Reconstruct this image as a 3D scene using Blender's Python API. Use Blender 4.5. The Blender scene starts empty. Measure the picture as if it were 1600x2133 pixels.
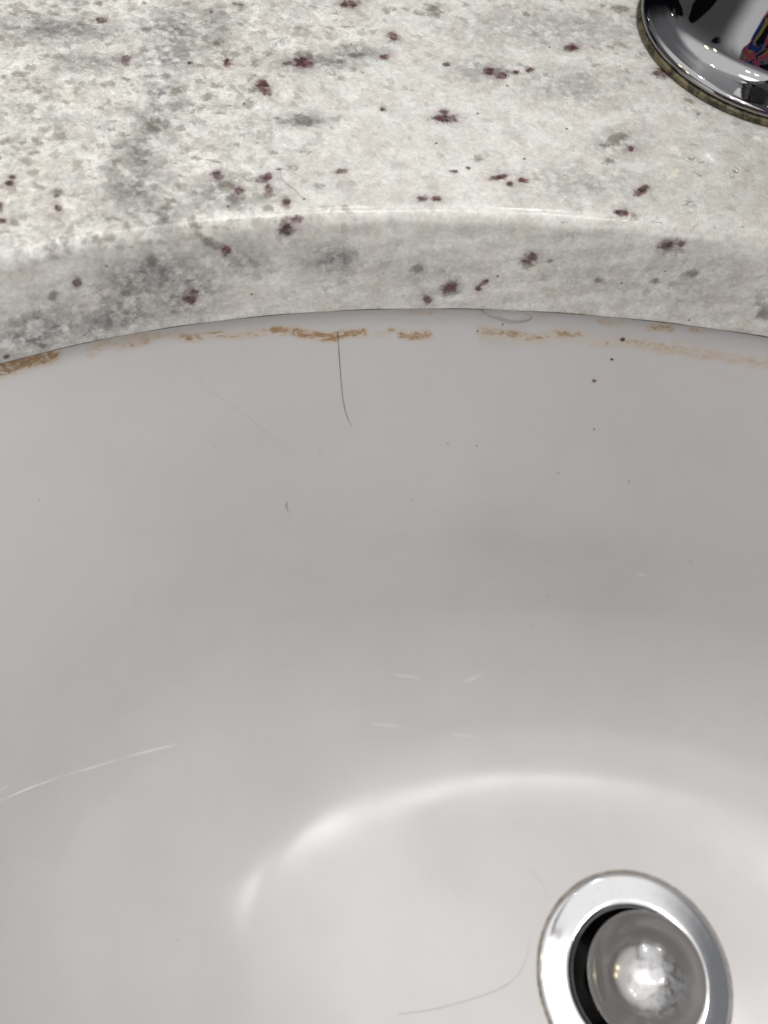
import bpy, bmesh, math, random
import numpy as np
from mathutils import Vector, Matrix, noise as mnoise
S = bpy.context.scene
MM = 0.001
random.seed(5); rng = np.random.default_rng(5)

AMB = 0.46
FRONT = 1.25
CEIL = 2.75
PORC_A, PORC_B = (.592, .582, .584), (.626, .616, .619)
WHITE = (1, .98, .97)
# x, y, z, watts, colour, radius
LAMPS = [(.30, 1.3, 2.0, .9, (.88, .94, 1), .022), (-.15, 1.25, 2.0, .9, (.88, .94, 1), .022), (.22, 1.7, 2.0, .9, (.88, .94, 1), .022), (1.1, 1.5, 1.9, .9, WHITE, .022),
         (.97, 2.9, 2.0, .4, (1, .86, .5), .015), (.96, 2.78, 2.0, .4, (1, .86, .5), .015), (.78, 2.68, 2.0, .5, WHITE, .015), (.81, 3.0, 2.0, .5, WHITE, .015), (-1.2, 2.9, 2.0, .3, WHITE, .03),
         (-.02, .02, 2.0, 2.3, WHITE, .32), (.25, -.02, 2.0, 2.3, WHITE, .32), (.62, -.05, 2.0, 1.0, WHITE, .05), (.95, .1, 2.0, 1.0, WHITE, .05),
         (-.60, -.8, 2.0, .8, WHITE, .06), (-.35, -.95, 2.0, .8, WHITE, .06), (-1.7, .3, 1.9, 1.2, (1, .82, .45)), (-1.9, -.2, 1.9, 1.2, (1, .82, .45))]
PUDDLES = [('p', [(-62, 147.3), (-45, 148.6), (-28, 149.2), (0, 149.4), (3, 168), (0, 186), (-20, 184), (-33, 181), (-44, 178.5), (-52, 173), (-57, 165), (-65, 158), (-68, 151)], .22, 'thin glossy film of water on the granite between the faucet base and the sink edge')]

# ------------------------------------------------------------------ camera
CP, CY, CR = math.radians(60.22), math.radians(1.37), math.radians(11.93)
FPX = 1851.57
fw = Vector((math.cos(CP)*math.sin(CY), math.cos(CP)*math.cos(CY), -math.sin(CP)))
rt = Vector((math.cos(CY), -math.sin(CY), 0)); up = rt.cross(fw)
rt2 = rt*math.cos(CR)+up*math.sin(CR); up2 = up*math.cos(CR)-rt*math.sin(CR)
cam = bpy.data.cameras.new('camera'); camo = bpy.data.objects.new('camera', cam)
S.collection.objects.link(camo); S.camera = camo
M = Matrix((rt2, up2, -fw)).transposed().to_4x4(); M.translation = Vector((-111.57, -20.42, 134.28))*MM
camo.matrix_world = M
cam.sensor_fit = 'HORIZONTAL'; cam.sensor_width = 36; cam.lens = FPX/1600*36
cam.clip_start = 0.005; cam.clip_end = 50
cam.dof.use_dof = True; cam.dof.focus_distance = 0.212; cam.dof.aperture_fstop = cam.lens/3.2

# ------------------------------------------------------------------ light
W = bpy.data.worlds.new('World'); S.world = W; W.use_nodes = True
S.view_settings.view_transform = 'Standard'; S.view_settings.look = 'None'
S.view_settings.exposure = 0.15; S.view_settings.gamma = 1; S.view_settings.use_curve_mapping = False

class NT:
    """small helper round a node tree"""
    def __init__(s, nt): s.nt = nt; s.N = nt.nodes; s.L = nt.links
    def n(s, t, **k):
        o = s.N.new(t)
        for a, b in k.items(): setattr(o, a, b)
        return o
    def put(s, sock, v):
        if isinstance(v, bpy.types.NodeSocket): s.L.new(v, sock)
        elif v is not None: sock.default_value = v
    def math(s, op, a, b=None, c=None, clamp=False):
        o = s.n('ShaderNodeMath', operation=op, use_clamp=clamp)
        for i, v in enumerate((a, b, c)):
            if v is not None: s.put(o.inputs[i], v)
        return o.outputs[0]
    def vmath(s, op, a, b=None, scale=None):
        o = s.n('ShaderNodeVectorMath', operation=op)
        s.put(o.inputs[0], a)
        if b is not None: s.put(o.inputs[1], b)
        if scale is not None: s.put(o.inputs['Scale'], scale)
        return o.outputs['Value'] if op in ('LENGTH', 'DOT_PRODUCT', 'DISTANCE') else o.outputs[0]
    def mix(s, f, a, b, mode='MIX'):
        o = s.n('ShaderNodeMix', data_type='RGBA', blend_type=mode)
        s.put(o.inputs[0], f)
        for i, v in ((6, a), (7, b)):
            if not isinstance(v, bpy.types.NodeSocket): v = (*v, 1)
            s.put(o.inputs[i], v)
        return o.outputs[2]
    def ramp(s, v, a, b, lo=0.0, hi=1.0, smooth=True):
        o = s.n('ShaderNodeMapRange', interpolation_type='SMOOTHSTEP' if smooth else 'LINEAR')
        s.put(o.inputs['Value'], v); s.put(o.inputs[1], a); s.put(o.inputs[2], b)
        o.inputs[3].default_value = lo; o.inputs[4].default_value = hi
        return o.outputs[0]
    def noise(s, vec, scale, detail=3, rough=.5, dist=0.0, col=False):
        o = s.n('ShaderNodeTexNoise'); s.put(o.inputs['Vector'], vec)
        o.inputs['Scale'].default_value = scale; o.inputs['Detail'].default_value = detail
        o.inputs['Roughness'].default_value = rough; o.inputs['Distortion'].default_value = dist
        return o.outputs[1 if col else 0]
    def voro(s, vec, scale, feature='F1', rand=1.0):
        o = s.n('ShaderNodeTexVoronoi', feature=feature); s.put(o.inputs['Vector'], vec)
        o.inputs['Scale'].default_value = scale; o.inputs['Randomness'].default_value = rand
        return o

# the room's dim surroundings: pale ceiling, grey walls, a few dark and coloured things low down in front of the sink
wn = NT(W.node_tree); wn.N.clear()
tc = wn.n('ShaderNodeTexCoord').outputs['Generated']
sx = wn.n('ShaderNodeSeparateXYZ'); wn.put(sx.inputs[0], tc)
X, Y, Z = sx.outputs
wall = wn.mix(wn.ramp(Z, .25, .75), (.26, .25, .24), (.52, .53, .55))
ceil = wn.math('MULTIPLY', wn.ramp(Z, .66, .82), wn.ramp(X, .52, .34))  # bright ceiling patch shaped to end at right, so the drain ring darkens there
wall = wn.mix(ceil, wall, (CEIL, CEIL*.985, CEIL*.97))
wall = wn.mix(wn.ramp(Z, -.15, .05), (.10, .095, .09), wall)
nz = wn.noise(tc, 1.6, 1, .5)
wall = wn.mix(wn.math('MULTIPLY', wn.ramp(nz, .50, .53), wn.ramp(Z, .62, .5)), wall, (.012, .012, .015))
# glow added low in front and at right to light the bowl wall and edge
glow = wn.math('MULTIPLY', wn.math('MAXIMUM', wn.ramp(Y, -.2, -.75), wn.math('MULTIPLY', wn.ramp(X, .35, .8), .8)), wn.math('MULTIPLY', wn.ramp(Z, .72, .35), wn.ramp(Z, -.12, .12)))
wall = wn.mix(wn.math('MULTIPLY', glow, FRONT), wall, (2.2, 2.15, 2.1))
# somebody in a dark, brightly patterned top standing at the basin
az = wn.math('ARCTAN2', X, wn.math('MULTIPLY', Y, -1.0))
wob = wn.math('MULTIPLY', wn.math('SUBTRACT', wn.noise(tc, 3.0, 2), .5), .35)
per = wn.ramp(wn.math('ABSOLUTE', wn.math('ADD', wn.math('ADD', az, .25), wob)), .48, .44)
per = wn.math('MULTIPLY', per, wn.ramp(Z, .66, .60))
pat = wn.mix(wn.ramp(wn.noise(tc, 3.0, 2), .48, .50), (.015, .015, .03), (.26, .25, .26))
pat = wn.mix(wn.ramp(wn.noise(tc, 4.3, 2), .53, .55), pat, (.50, .42, .08))
pat = wn.mix(wn.ramp(wn.noise(tc, 5.1, 2), .54, .56), pat, (.55, .12, .18))
pat = wn.mix(wn.ramp(wn.noise(tc, 6.3, 2), .58, .60), pat, (.04, .07, .30))
wall = wn.mix(per, wall, pat)
bg = wn.n('ShaderNodeBackground'); wn.put(bg.inputs[0], wall); bg.inputs[1].default_value = AMB
wo = wn.n('ShaderNodeOutputWorld'); wn.put(wo.inputs[0], bg.outputs[0])

# ceiling downlights: round lamps about two metres up
def lamp(x, y, z, power, col, r=.075):
    l = bpy.data.lights.new('downlight', 'AREA'); l.shape = 'DISK'; l.size = 2*r; l.energy = power; l.color = col
    o = bpy.data.objects.new('downlight', l); S.collection.objects.link(o); o.location = (x, y, z)
    d = Vector((0, 0, -.1))-o.location
    o.rotation_euler = d.to_track_quat('-Z', 'Y').to_euler()
for a in LAMPS: lamp(*a)

# marks measured on the slab and the bowl, in millimetres: centre and two half-axes, or points along a line
GARNETS = [
  ( -197.4,175.0,0.0,1.2,0.4,0.0,0.3,-1.1,0.0 ),
  ( -187.7,162.8,0.0,0.8,1.4,0.0,0.7,-0.9,0.0 ),
  ( -165.1,168.5,0.0,1.0,0.3,0.0,0.4,-1.6,0.0 ),
  ( -148.2,174.0,0.0,2.0,0.6,0.0,0.4,-2.0,0.0 ),
  ( -151.5,172.5,0.0,1.1,0.3,0.0,0.2,-0.7,0.0 ),
  ( -155.5,163.1,0.0,1.6,-0.4,0.0,-0.0,-1.7,0.0 ),
  ( -154.1,161.0,0.0,1.3,-0.7,0.0,-0.2,-1.5,0.0 ),
  ( -127.0,162.7,0.0,0.7,0.2,0.0,0.1,-0.7,0.0 ),
  ( -129.7,182.0,0.0,1.1,0.4,0.0,0.1,-0.9,0.0 ),
  ( -157.9,130.6,0.0,1.3,-0.1,0.0,0.1,-1.3,0.0 ),
  ( -148.0,132.7,0.0,1.4,1.3,0.0,0.5,-1.0,0.0 ),
  ( -145.8,136.0,0.0,0.6,0.2,0.0,0.1,-0.4,0.0 ),
  ( -146.5,129.6,0.0,0.8,0.2,0.0,0.3,-1.2,0.0 ),
  ( -152.4,127.3,0.0,1.0,0.3,0.0,0.2,-1.0,0.0 ),
  ( -142.0,126.6,0.0,0.9,0.2,0.0,0.3,-1.6,0.0 ),
  ( -132.5,139.3,0.0,1.2,0.4,0.0,0.1,-0.8,0.0 ),
  ( -198.1,116.7,0.0,0.9,0.3,0.0,0.3,-0.8,0.0 ),
  ( -198.3,118.5,0.0,0.8,0.2,0.0,0.2,-0.5,0.0 ),
  ( -186.3,112.3,0.0,0.4,0.7,0.0,0.6,-0.7,0.0 ),
  ( -197.3,109.8,0.0,0.5,0.1,0.0,0.4,-1.2,0.0 ),
  ( -195.6,106.1,0.0,0.8,0.2,0.0,0.3,-0.8,0.0 ),
  ( -180.8,169.8,0.0,0.5,0.2,0.0,0.1,-0.5,0.0 ),
  ( -173.4,165.7,0.0,0.5,0.2,0.0,0.2,-0.7,0.0 ),
  ( -128.7,190.9,0.0,1.5,-0.4,0.0,-0.1,-1.4,0.0 ),
  ( -141.4,200.8,0.0,2.3,0.8,0.0,0.3,-1.6,0.0 ),
  ( -114.4,184.1,0.0,0.9,0.3,0.0,0.1,-0.9,0.0 ),
  ( -100.6,183.7,0.0,1.4,0.4,0.0,0.1,-1.3,0.0 ),
  ( -103.7,184.6,0.0,1.2,0.4,0.0,0.1,-1.3,0.0 ),
  ( -93.9,188.1,0.0,1.0,0.8,0.0,0.2,-0.9,0.0 ),
  ( -97.2,186.3,0.0,0.7,0.2,0.0,0.1,-0.8,0.0 ),
  ( -112.1,163.7,0.0,2.9,0.9,0.0,0.2,-1.5,0.0 ),
  ( -112.7,165.8,0.0,0.9,0.3,0.0,0.2,-1.2,0.0 ),
  ( -60.3,197.6,0.0,2.5,0.8,0.0,0.0,-1.8,0.0 ),
  ( -68.0,165.7,0.0,1.0,0.3,0.0,0.0,-0.9,0.0 ),
  ( -113.8,135.6,0.0,1.2,0.3,0.0,0.1,-0.9,0.0 ),
  ( -110.9,136.5,0.0,1.0,0.3,0.0,0.1,-0.9,0.0 ),
  ( -97.8,147.2,0.0,2.1,1.2,0.0,0.2,-0.7,0.0 ),
  ( -95.2,145.8,0.0,0.9,0.2,0.0,0.1,-0.8,0.0 ),
  ( -92.5,147.7,0.0,1.2,0.3,0.0,0.1,-0.8,0.0 ),
  ( -65.1,152.0,0.0,1.7,1.9,0.0,0.5,-1.0,0.0 ),
  ( -69.6,143.4,0.0,1.4,0.4,0.0,0.0,-1.4,0.0 ),
  ( -55.0,229.7,0.0,0.0,0.0,0.0,-0.0,-0.0,0.0 ),
  ( -105.0,148.2,0.0,0.5,0.2,0.0,0.1,-0.5,0.0 ),
  ( -108.1,146.2,0.0,0.8,0.2,0.0,0.1,-0.5,0.0 ),
  ( -187.9,115.6,0.0,0.5,0.1,0.0,0.2,-0.7,0.0 ),
  ( -84.1,200.9,0.0,1.5,0.5,0.0,0.1,-1.4,0.0 ),
  ( -173.6,186.4,0.0,0.4,0.1,0.0,0.1,-0.6,0.0 ),
  ( -183.9,101.6,-1.1,0.5,0.3,-0.2,-0.2,-0.1,-0.9 ),
  ( -181.5,103.0,-10.6,0.6,0.3,-0.6,-0.5,-0.3,-1.3 ),
  ( -153.0,116.9,-7.5,1.0,0.4,-0.1,-0.1,-0.0,-1.4 ),
  ( -160.3,113.8,-18.8,0.8,0.4,0.3,0.1,0.1,-0.9 ),
  ( -161.3,113.3,-21.2,1.2,0.5,-0.2,-0.1,-0.1,-1.5 ),
  ( -197.4,93.2,-27.8,0.6,0.4,-0.3,-0.2,-0.1,-0.7 ),
  ( -86.7,136.7,-11.4,1.3,0.3,0.1,0.4,0.1,-1.8 ),
  ( -88.1,136.5,-12.7,0.7,0.1,0.0,0.2,0.0,-0.7 ),
  ( -103.6,133.0,-21.8,1.5,0.4,0.9,0.7,0.2,-1.7 ),
  ( -95.9,134.8,-20.3,1.0,0.2,0.8,0.4,0.1,-0.7 ),
  ( -96.8,134.6,-22.3,0.8,0.2,0.0,0.2,0.0,-1.0 ),
  ( -108.1,131.9,-26.4,1.3,0.3,-0.6,-0.1,-0.0,-1.3 ),
  ( -57.6,141.4,-4.7,1.5,0.2,0.6,0.5,0.1,-0.9 ),
  ( -54.5,141.7,-3.9,0.7,0.1,0.1,0.4,0.0,-1.0 ),
  ( -140.9,121.7,-2.7,1.3,0.5,1.2,0.7,0.3,-1.5 ),
  ( -138.7,122.5,-0.4,1.6,0.6,0.5,0.2,0.1,-1.2 ),
]
SMOKY = [
  ( -177.4,159.5,0.0,1.2,0.4,0.0,0.4,-1.3,0.0 ),
  ( -153.1,124.4,0.0,1.2,1.7,0.0,1.1,-1.5,0.0 ),
  ( -151.1,124.7,0.0,1.0,0.3,0.0,0.3,-1.3,0.0 ),
  ( -175.5,141.5,0.0,1.6,0.5,0.0,0.6,-2.1,0.0 ),
  ( -175.0,143.3,0.0,1.2,0.4,0.0,0.4,-1.2,0.0 ),
  ( -173.9,154.8,0.0,1.6,1.7,0.0,0.8,-1.4,0.0 ),
  ( -168.9,175.0,0.0,1.4,1.5,0.0,0.7,-1.4,0.0 ),
  ( -143.4,152.8,0.0,3.6,1.1,0.0,0.3,-1.3,0.0 ),
  ( -146.1,127.9,0.0,1.6,0.4,0.0,0.3,-1.3,0.0 ),
  ( -84.0,200.5,0.0,2.9,1.0,0.0,0.1,-2.0,0.0 ),
  ( -102.5,184.6,0.0,3.7,1.2,0.0,0.2,-2.3,0.0 ),
  ( -71.3,168.3,0.0,3.0,2.6,0.0,0.7,-2.3,0.0 ),
  ( -73.9,165.4,0.0,1.6,0.5,0.0,0.1,-1.6,0.0 ),
  ( -73.0,160.0,0.0,2.0,0.6,0.0,0.0,-1.3,0.0 ),
  ( -120.2,205.4,0.0,3.1,1.1,0.0,0.4,-2.9,0.0 ),
  ( -72.1,222.1,0.0,2.9,1.0,0.0,0.1,-2.4,0.0 ),
  ( -136.6,180.6,0.0,3.1,1.0,0.0,0.2,-1.3,0.0 ),
  ( -140.1,176.9,0.0,2.2,0.7,0.0,0.2,-1.1,0.0 ),
  ( -186.4,174.7,0.0,1.7,0.6,0.0,0.4,-1.4,0.0 ),
  ( -179.5,177.4,0.0,1.1,0.4,0.0,0.2,-0.7,0.0 ),
  ( -165.2,114.3,0.0,1.6,1.2,0.0,0.5,-1.0,0.0 ),
  ( -165.8,118.2,0.0,1.7,0.5,0.0,0.3,-1.1,0.0 ),
  ( -179.5,128.3,0.0,0.9,0.2,0.0,0.4,-1.1,0.0 ),
  ( -188.0,116.8,0.0,1.5,0.4,0.0,0.5,-1.3,0.0 ),
  ( -147.1,176.6,0.0,1.3,0.4,0.0,0.2,-1.1,0.0 ),
  ( -103.2,152.0,0.0,1.3,0.4,0.0,0.1,-1.3,0.0 ),
  ( -102.4,159.9,0.0,0.1,0.0,0.0,0.0,-0.2,0.0 ),
  ( -186.3,138.3,0.0,0.3,0.9,0.0,0.5,-0.5,0.0 ),
  ( -156.9,161.0,0.0,2.0,1.7,0.0,0.5,-1.1,0.0 ),
  ( -66.8,143.1,0.0,1.5,0.4,0.0,0.0,-1.4,0.0 ),
  ( -186.8,160.7,0.0,1.0,0.3,0.0,0.4,-1.3,0.0 ),
  ( -155.6,128.2,0.0,2.5,0.7,0.0,0.5,-2.0,0.0 ),
  ( -189.9,184.8,0.0,0.9,0.3,0.0,0.3,-0.9,0.0 ),
  ( -167.7,191.9,0.0,0.9,0.3,0.0,0.3,-1.2,0.0 ),
  ( -168.9,191.7,0.0,0.8,0.3,0.0,0.2,-1.0,0.0 ),
  ( -167.4,110.4,-8.1,1.2,0.6,-0.3,-0.2,-0.1,-2.2 ),
  ( -172.2,108.0,-13.4,0.9,0.4,-0.2,-0.1,-0.1,-1.1 ),
  ( -173.3,107.5,-16.1,0.9,0.5,-0.2,-0.2,-0.1,-1.4 ),
  ( -166.4,110.9,-14.8,0.9,0.4,-0.2,-0.2,-0.1,-1.7 ),
  ( -161.0,113.4,-20.5,1.7,0.8,-0.4,-0.2,-0.1,-2.1 ),
  ( -174.1,107.1,-22.0,0.8,0.4,-0.2,-0.2,-0.1,-1.2 ),
  ( -155.8,115.7,-5.2,2.3,1.0,-1.7,-0.5,-0.2,-1.5 ),
  ( -153.8,116.6,-1.1,2.4,1.0,-0.0,0.0,0.0,-0.8 ),
  ( -164.5,111.8,-24.2,1.0,0.5,-0.2,-0.1,-0.1,-1.3 ),
  ( -186.2,100.3,-12.8,1.1,0.7,-0.4,-0.3,-0.2,-1.4 ),
  ( -48.6,142.4,-12.4,2.5,0.3,1.1,0.7,0.1,-1.3 ),
  ( -103.5,133.0,-22.3,2.7,0.7,0.0,0.5,0.1,-2.9 ),
  ( -56.6,141.5,-5.2,2.8,0.3,0.4,1.1,0.1,-2.8 ),
  ( -112.0,130.9,-16.0,2.2,0.6,-0.0,0.2,0.1,-1.5 ),
  ( -68.7,139.9,-17.5,1.8,0.3,0.2,0.4,0.1,-1.2 ),
  ( -26.8,144.0,-21.4,2.0,0.1,0.4,1.7,0.1,-3.4 ),
  ( -87.6,136.6,-13.4,2.2,0.4,0.1,0.4,0.1,-1.8 ),
  ( -82.2,137.6,-12.6,1.1,0.2,0.1,0.3,0.1,-1.2 ),
  ( -55.9,141.6,-15.9,1.5,0.2,0.2,0.4,0.0,-1.1 ),
  ( -190.6,97.6,-27.2,0.7,0.5,-0.3,-0.2,-0.1,-1.1 ),
  ( -182.9,102.3,-26.6,0.7,0.4,-0.3,-0.1,-0.1,-0.8 ),
]
CLOUDS = [
  ( -177.4,178.1,0.0,9.7,3.2,0.0,2.2,-8.2,0.0 ),
  ( -178.1,168.1,0.0,6.3,2.0,0.0,1.9,-7.0,0.0 ),
  ( -176.0,152.4,0.0,3.7,2.4,0.0,3.1,-7.7,0.0 ),
  ( -175.3,142.4,0.0,4.5,1.3,0.0,1.8,-6.1,0.0 ),
  ( -175.2,131.1,0.0,4.3,1.3,0.0,2.1,-7.2,0.0 ),
  ( -173.6,122.4,0.0,5.7,1.6,0.0,2.1,-6.9,0.0 ),
  ( -154.1,126.4,0.0,8.7,2.5,0.0,1.0,-4.2,0.0 ),
  ( -146.1,174.6,0.0,9.9,3.2,0.0,0.7,-3.6,0.0 ),
  ( -205.8,168.7,0.0,12.4,4.1,0.0,1.5,-4.3,0.0 ),
  ( -195.7,158.8,0.0,6.1,1.9,0.0,1.1,-3.3,0.0 ),
  ( -144.1,153.5,0.0,6.3,1.9,0.0,0.5,-2.4,0.0 ),
  ( -89.4,207.1,0.0,24.8,8.2,0.0,0.5,-8.3,0.0 ),
  ( -106.0,183.5,0.0,8.1,2.6,0.0,0.6,-5.6,0.0 ),
  ( -166.5,115.5,0.0,7.5,2.1,0.0,1.0,-3.3,0.0 ),
  ( -136.7,181.5,0.0,6.8,2.2,0.0,0.5,-2.8,0.0 ),
  ( -82.0,185.3,0.0,14.3,4.4,0.0,0.4,-7.6,0.0 ),
  ( -70.7,166.7,0.0,6.9,2.0,0.0,0.1,-5.2,0.0 ),
  ( -80.3,150.4,0.0,13.2,3.7,0.0,0.3,-5.6,0.0 ),
  ( -174.0,98.4,0.0,0.1,0.0,0.0,0.0,-0.1,0.0 ),
  ( -169.6,109.4,-14.1,11.6,5.8,3.7,0.9,0.4,-8.5 ),
  ( -162.4,112.8,-17.2,7.5,3.5,-1.6,-0.8,-0.3,-8.9 ),
  ( -175.2,106.5,-21.6,11.8,6.2,3.4,0.6,0.3,-7.5 ),
  ( -190.6,97.6,-22.4,9.3,5.8,0.5,-0.3,-0.2,-7.5 ),
  ( -110.7,131.2,-17.5,11.0,2.9,-0.0,0.9,0.2,-6.2 ),
  ( -63.9,140.6,-14.6,17.7,2.5,2.2,2.1,0.3,-6.0 ),
  ( -130.4,125.4,-12.4,7.2,2.4,-0.5,0.2,0.1,-4.4 ),
  ( -45.6,142.7,-16.7,16.4,1.6,2.8,3.2,0.3,-7.6 ),
  ( -150.4,118.0,-10.4,5.8,2.4,-0.8,-0.1,-0.1,-4.3 ),
]
STAINS = [
  (2.2,1.00,[(-205.5,89.3,-33.5),(-200.4,93.3,-33.1),(-195.1,96.9,-33.1),(-190.8,99.7,-33.2)]),
  (1.6,0.90,[(-200.4,92.9,-33.7),(-196.9,95.4,-33.6),(-191.5,99.3,-33.2)]),
  (1.6,0.50,[(-183.1,103.5,-34.5),(-182.1,104.7,-33.4),(-177.3,107.6,-33.0),(-172.4,110.2,-33.2)]),
  (1.2,0.70,[(-183.1,103.3,-34.8),(-181.7,105.0,-33.3)]),
  (1.3,0.60,[(-178.8,106.8,-33.2),(-176.8,107.0,-34.6),(-172.3,109.4,-34.4),(-169.9,111.3,-33.4)]),
  (1.0,0.40,[(-172.3,109.3,-34.7),(-168.3,111.8,-33.9),(-165.3,113.6,-33.3)]),
  (1.4,0.60,[(-166.3,112.7,-34.0),(-162.1,113.9,-35.4),(-156.8,116.4,-35.2),(-151.4,118.1,-36.3),(-146.0,120.5,-36.0)]),
  (1.2,0.80,[(-164.2,113.4,-34.5),(-160.5,114.5,-35.6)]),
  (1.5,0.95,[(-143.6,121.4,-36.0),(-140.5,122.4,-36.3),(-135.8,123.5,-37.5),(-130.0,125.0,-38.6),(-126.7,126.5,-37.9),(-122.4,127.9,-37.8)]),
  (1.3,0.40,[(-126.8,126.7,-37.3),(-122.3,127.5,-38.7)]),
  (1.2,0.50,[(-119.6,128.5,-38.3),(-117.3,129.2,-38.3),(-115.7,130.0,-37.5)]),
  (1.6,0.85,[(-112.7,130.3,-38.7),(-109.4,131.0,-39.1),(-106.3,132.0,-38.8)]),
  (1.0,0.70,[(-116.2,129.9,-37.5),(-115.1,130.2,-37.5)]),
  (1.6,0.70,[(-92.8,135.7,-37.8),(-87.1,136.7,-38.2),(-79.6,137.9,-38.8),(-74.2,139.3,-37.7),(-67.4,140.5,-37.5)]),
  (2.4,0.40,[(-91.9,135.3,-39.0),(-80.6,137.4,-39.6),(-68.5,140.1,-38.1),(-60.5,140.7,-39.2)]),
  (1.3,0.70,[(-91.0,136.1,-37.7),(-87.2,136.8,-38.0)]),
  (1.2,0.60,[(-63.7,140.2,-39.4),(-60.3,140.7,-39.3)]),
  (2.2,0.50,[(-58.3,141.4,-38.3),(-50.7,142.3,-38.4),(-44.0,142.7,-39.0),(-36.4,143.3,-39.0),(-27.3,143.9,-39.0),(-17.1,144.4,-38.9)]),
  (1.5,0.60,[(-54.5,141.8,-38.4),(-48.1,142.5,-38.5),(-42.8,142.8,-38.9)]),
  (2.5,0.20,[(-27.9,141.9,-43.7),(-23.7,141.9,-44.4),(-20.9,143.0,-41.9)]),
  (1.6,0.35,[(-43.4,143.5,-37.3),(-35.8,144.1,-37.2)]),
  (1.2,0.50,[(-82.2,139.6,-33.7),(-78.6,140.5,-33.3)]),
  (1.2,0.60,[(-63.7,142.7,-33.5),(-61.2,143.0,-33.7),(-58.7,143.4,-33.5)]),
  (1.2,0.80,[(-51.0,144.1,-34.0),(-48.6,144.5,-33.7),(-44.9,144.9,-33.5)]),
  (1.0,0.60,[(-39.9,145.4,-33.4),(-37.4,145.6,-33.3)]),
  (1.3,0.50,[(-111.2,133.3,-33.1),(-106.5,134.6,-33.2)]),
]
SHEEN_STREAKS = [  # bright reflection streaks on the bowl, drawn as white ribbons
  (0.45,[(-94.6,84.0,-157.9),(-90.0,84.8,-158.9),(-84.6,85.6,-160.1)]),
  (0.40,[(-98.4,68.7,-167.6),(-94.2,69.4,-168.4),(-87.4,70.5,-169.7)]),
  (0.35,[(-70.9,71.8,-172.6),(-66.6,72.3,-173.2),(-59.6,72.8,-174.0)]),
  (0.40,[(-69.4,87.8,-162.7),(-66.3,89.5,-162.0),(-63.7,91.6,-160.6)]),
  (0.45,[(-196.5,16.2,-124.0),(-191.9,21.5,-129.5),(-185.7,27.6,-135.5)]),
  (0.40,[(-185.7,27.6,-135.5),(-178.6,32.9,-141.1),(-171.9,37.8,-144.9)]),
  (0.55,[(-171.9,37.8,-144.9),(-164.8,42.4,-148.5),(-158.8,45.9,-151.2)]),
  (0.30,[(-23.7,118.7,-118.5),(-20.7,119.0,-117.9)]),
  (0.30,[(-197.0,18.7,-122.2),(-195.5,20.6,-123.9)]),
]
HAIRS = {
  'dark': [(-128.7,126.1,-37.2),(-127.7,124.1,-42.0),(-126.4,121.5,-48.1),(-124.9,118.9,-54.5),(-123.3,117.3,-59.3),(-121.6,116.5,-62.7)],
  'faint': [(-165.0,112.4,-35.7),(-162.3,110.8,-40.8),(-158.2,109.2,-47.0),(-153.5,109.0,-51.3),(-147.5,108.9,-56.7),(-142.4,108.6,-62.2),(-134.5,108.5,-69.9)],
  'drain': [(-75.0,-15.8,-179.1),(-64.7,-13.0,-179.7),(-52.9,-8.3,-180.3),(-44.0,-3.9,-180.7),(-38.2,1.2,-180.9),(-35.8,7.2,-181.0),(-35.3,13.0,-180.9)],
  'curl': [(-37.6,33.4,-180.5),(-32.3,29.7,-180.8),(-28.9,24.3,-181.0)],
  'lint': [(-135.8,102.0,-84.3),(-136.0,101.4,-85.4),(-135.7,101.1,-86.6),(-135.1,100.8,-87.9)],
  'counter': [(-145.4,135.8,0.0),(-144.5,133.4,0.0),(-142.8,131.8,0.0),(-141.0,130.8,0.0),(-139.6,129.2,0.0),(-138.1,128.6,0.0),(-136.9,128.6,0.0)],
}
CRUMBS = [(-56.4,141.9,-37.7),(-57.3,139.5,-43.2),(-60.0,136.5,-49.2),(-94.7,121.8,-69.7),(-86.5,123.5,-70.8),(-60.8,125.5,-79.3),(-101.2,113.1,-89.3),(-9.4,121.7,-108.8),(-50.6,105.9,-145.4),(-94.0,135.4,-37.8),(-88.1,137.5,-35.9),(-55.3,131.6,-63.6),(-48.9,112.0,-132.1),(-39.6,127.9,-80.3)]
DROPS = [(-53.3,166.6,0.0),(-51.0,165.9,0.0),(-51.7,161.6,0.0),(-42.7,165.4,0.0),(-43.6,163.1,0.0),(-53.9,151.7,0.0),(-54.9,150.6,0.0),(-53.1,144.0,0.0),(-48.2,144.8,0.0),(-45.4,144.6,0.0),(-42.0,146.8,0.0),(-61.6,142.7,0.0),(-51.2,184.3,0.0),(-68.4,166.9,0.0),(-149.9,152.4,0.0),(-145.5,154.8,0.0),(-142.3,173.3,0.0),(-133.8,174.7,0.0),(-173.9,182.8,0.0),(-82.3,137.0,0.0),(-167.6,112.4,0.0),(-158.4,127.2,0.0)]
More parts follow.
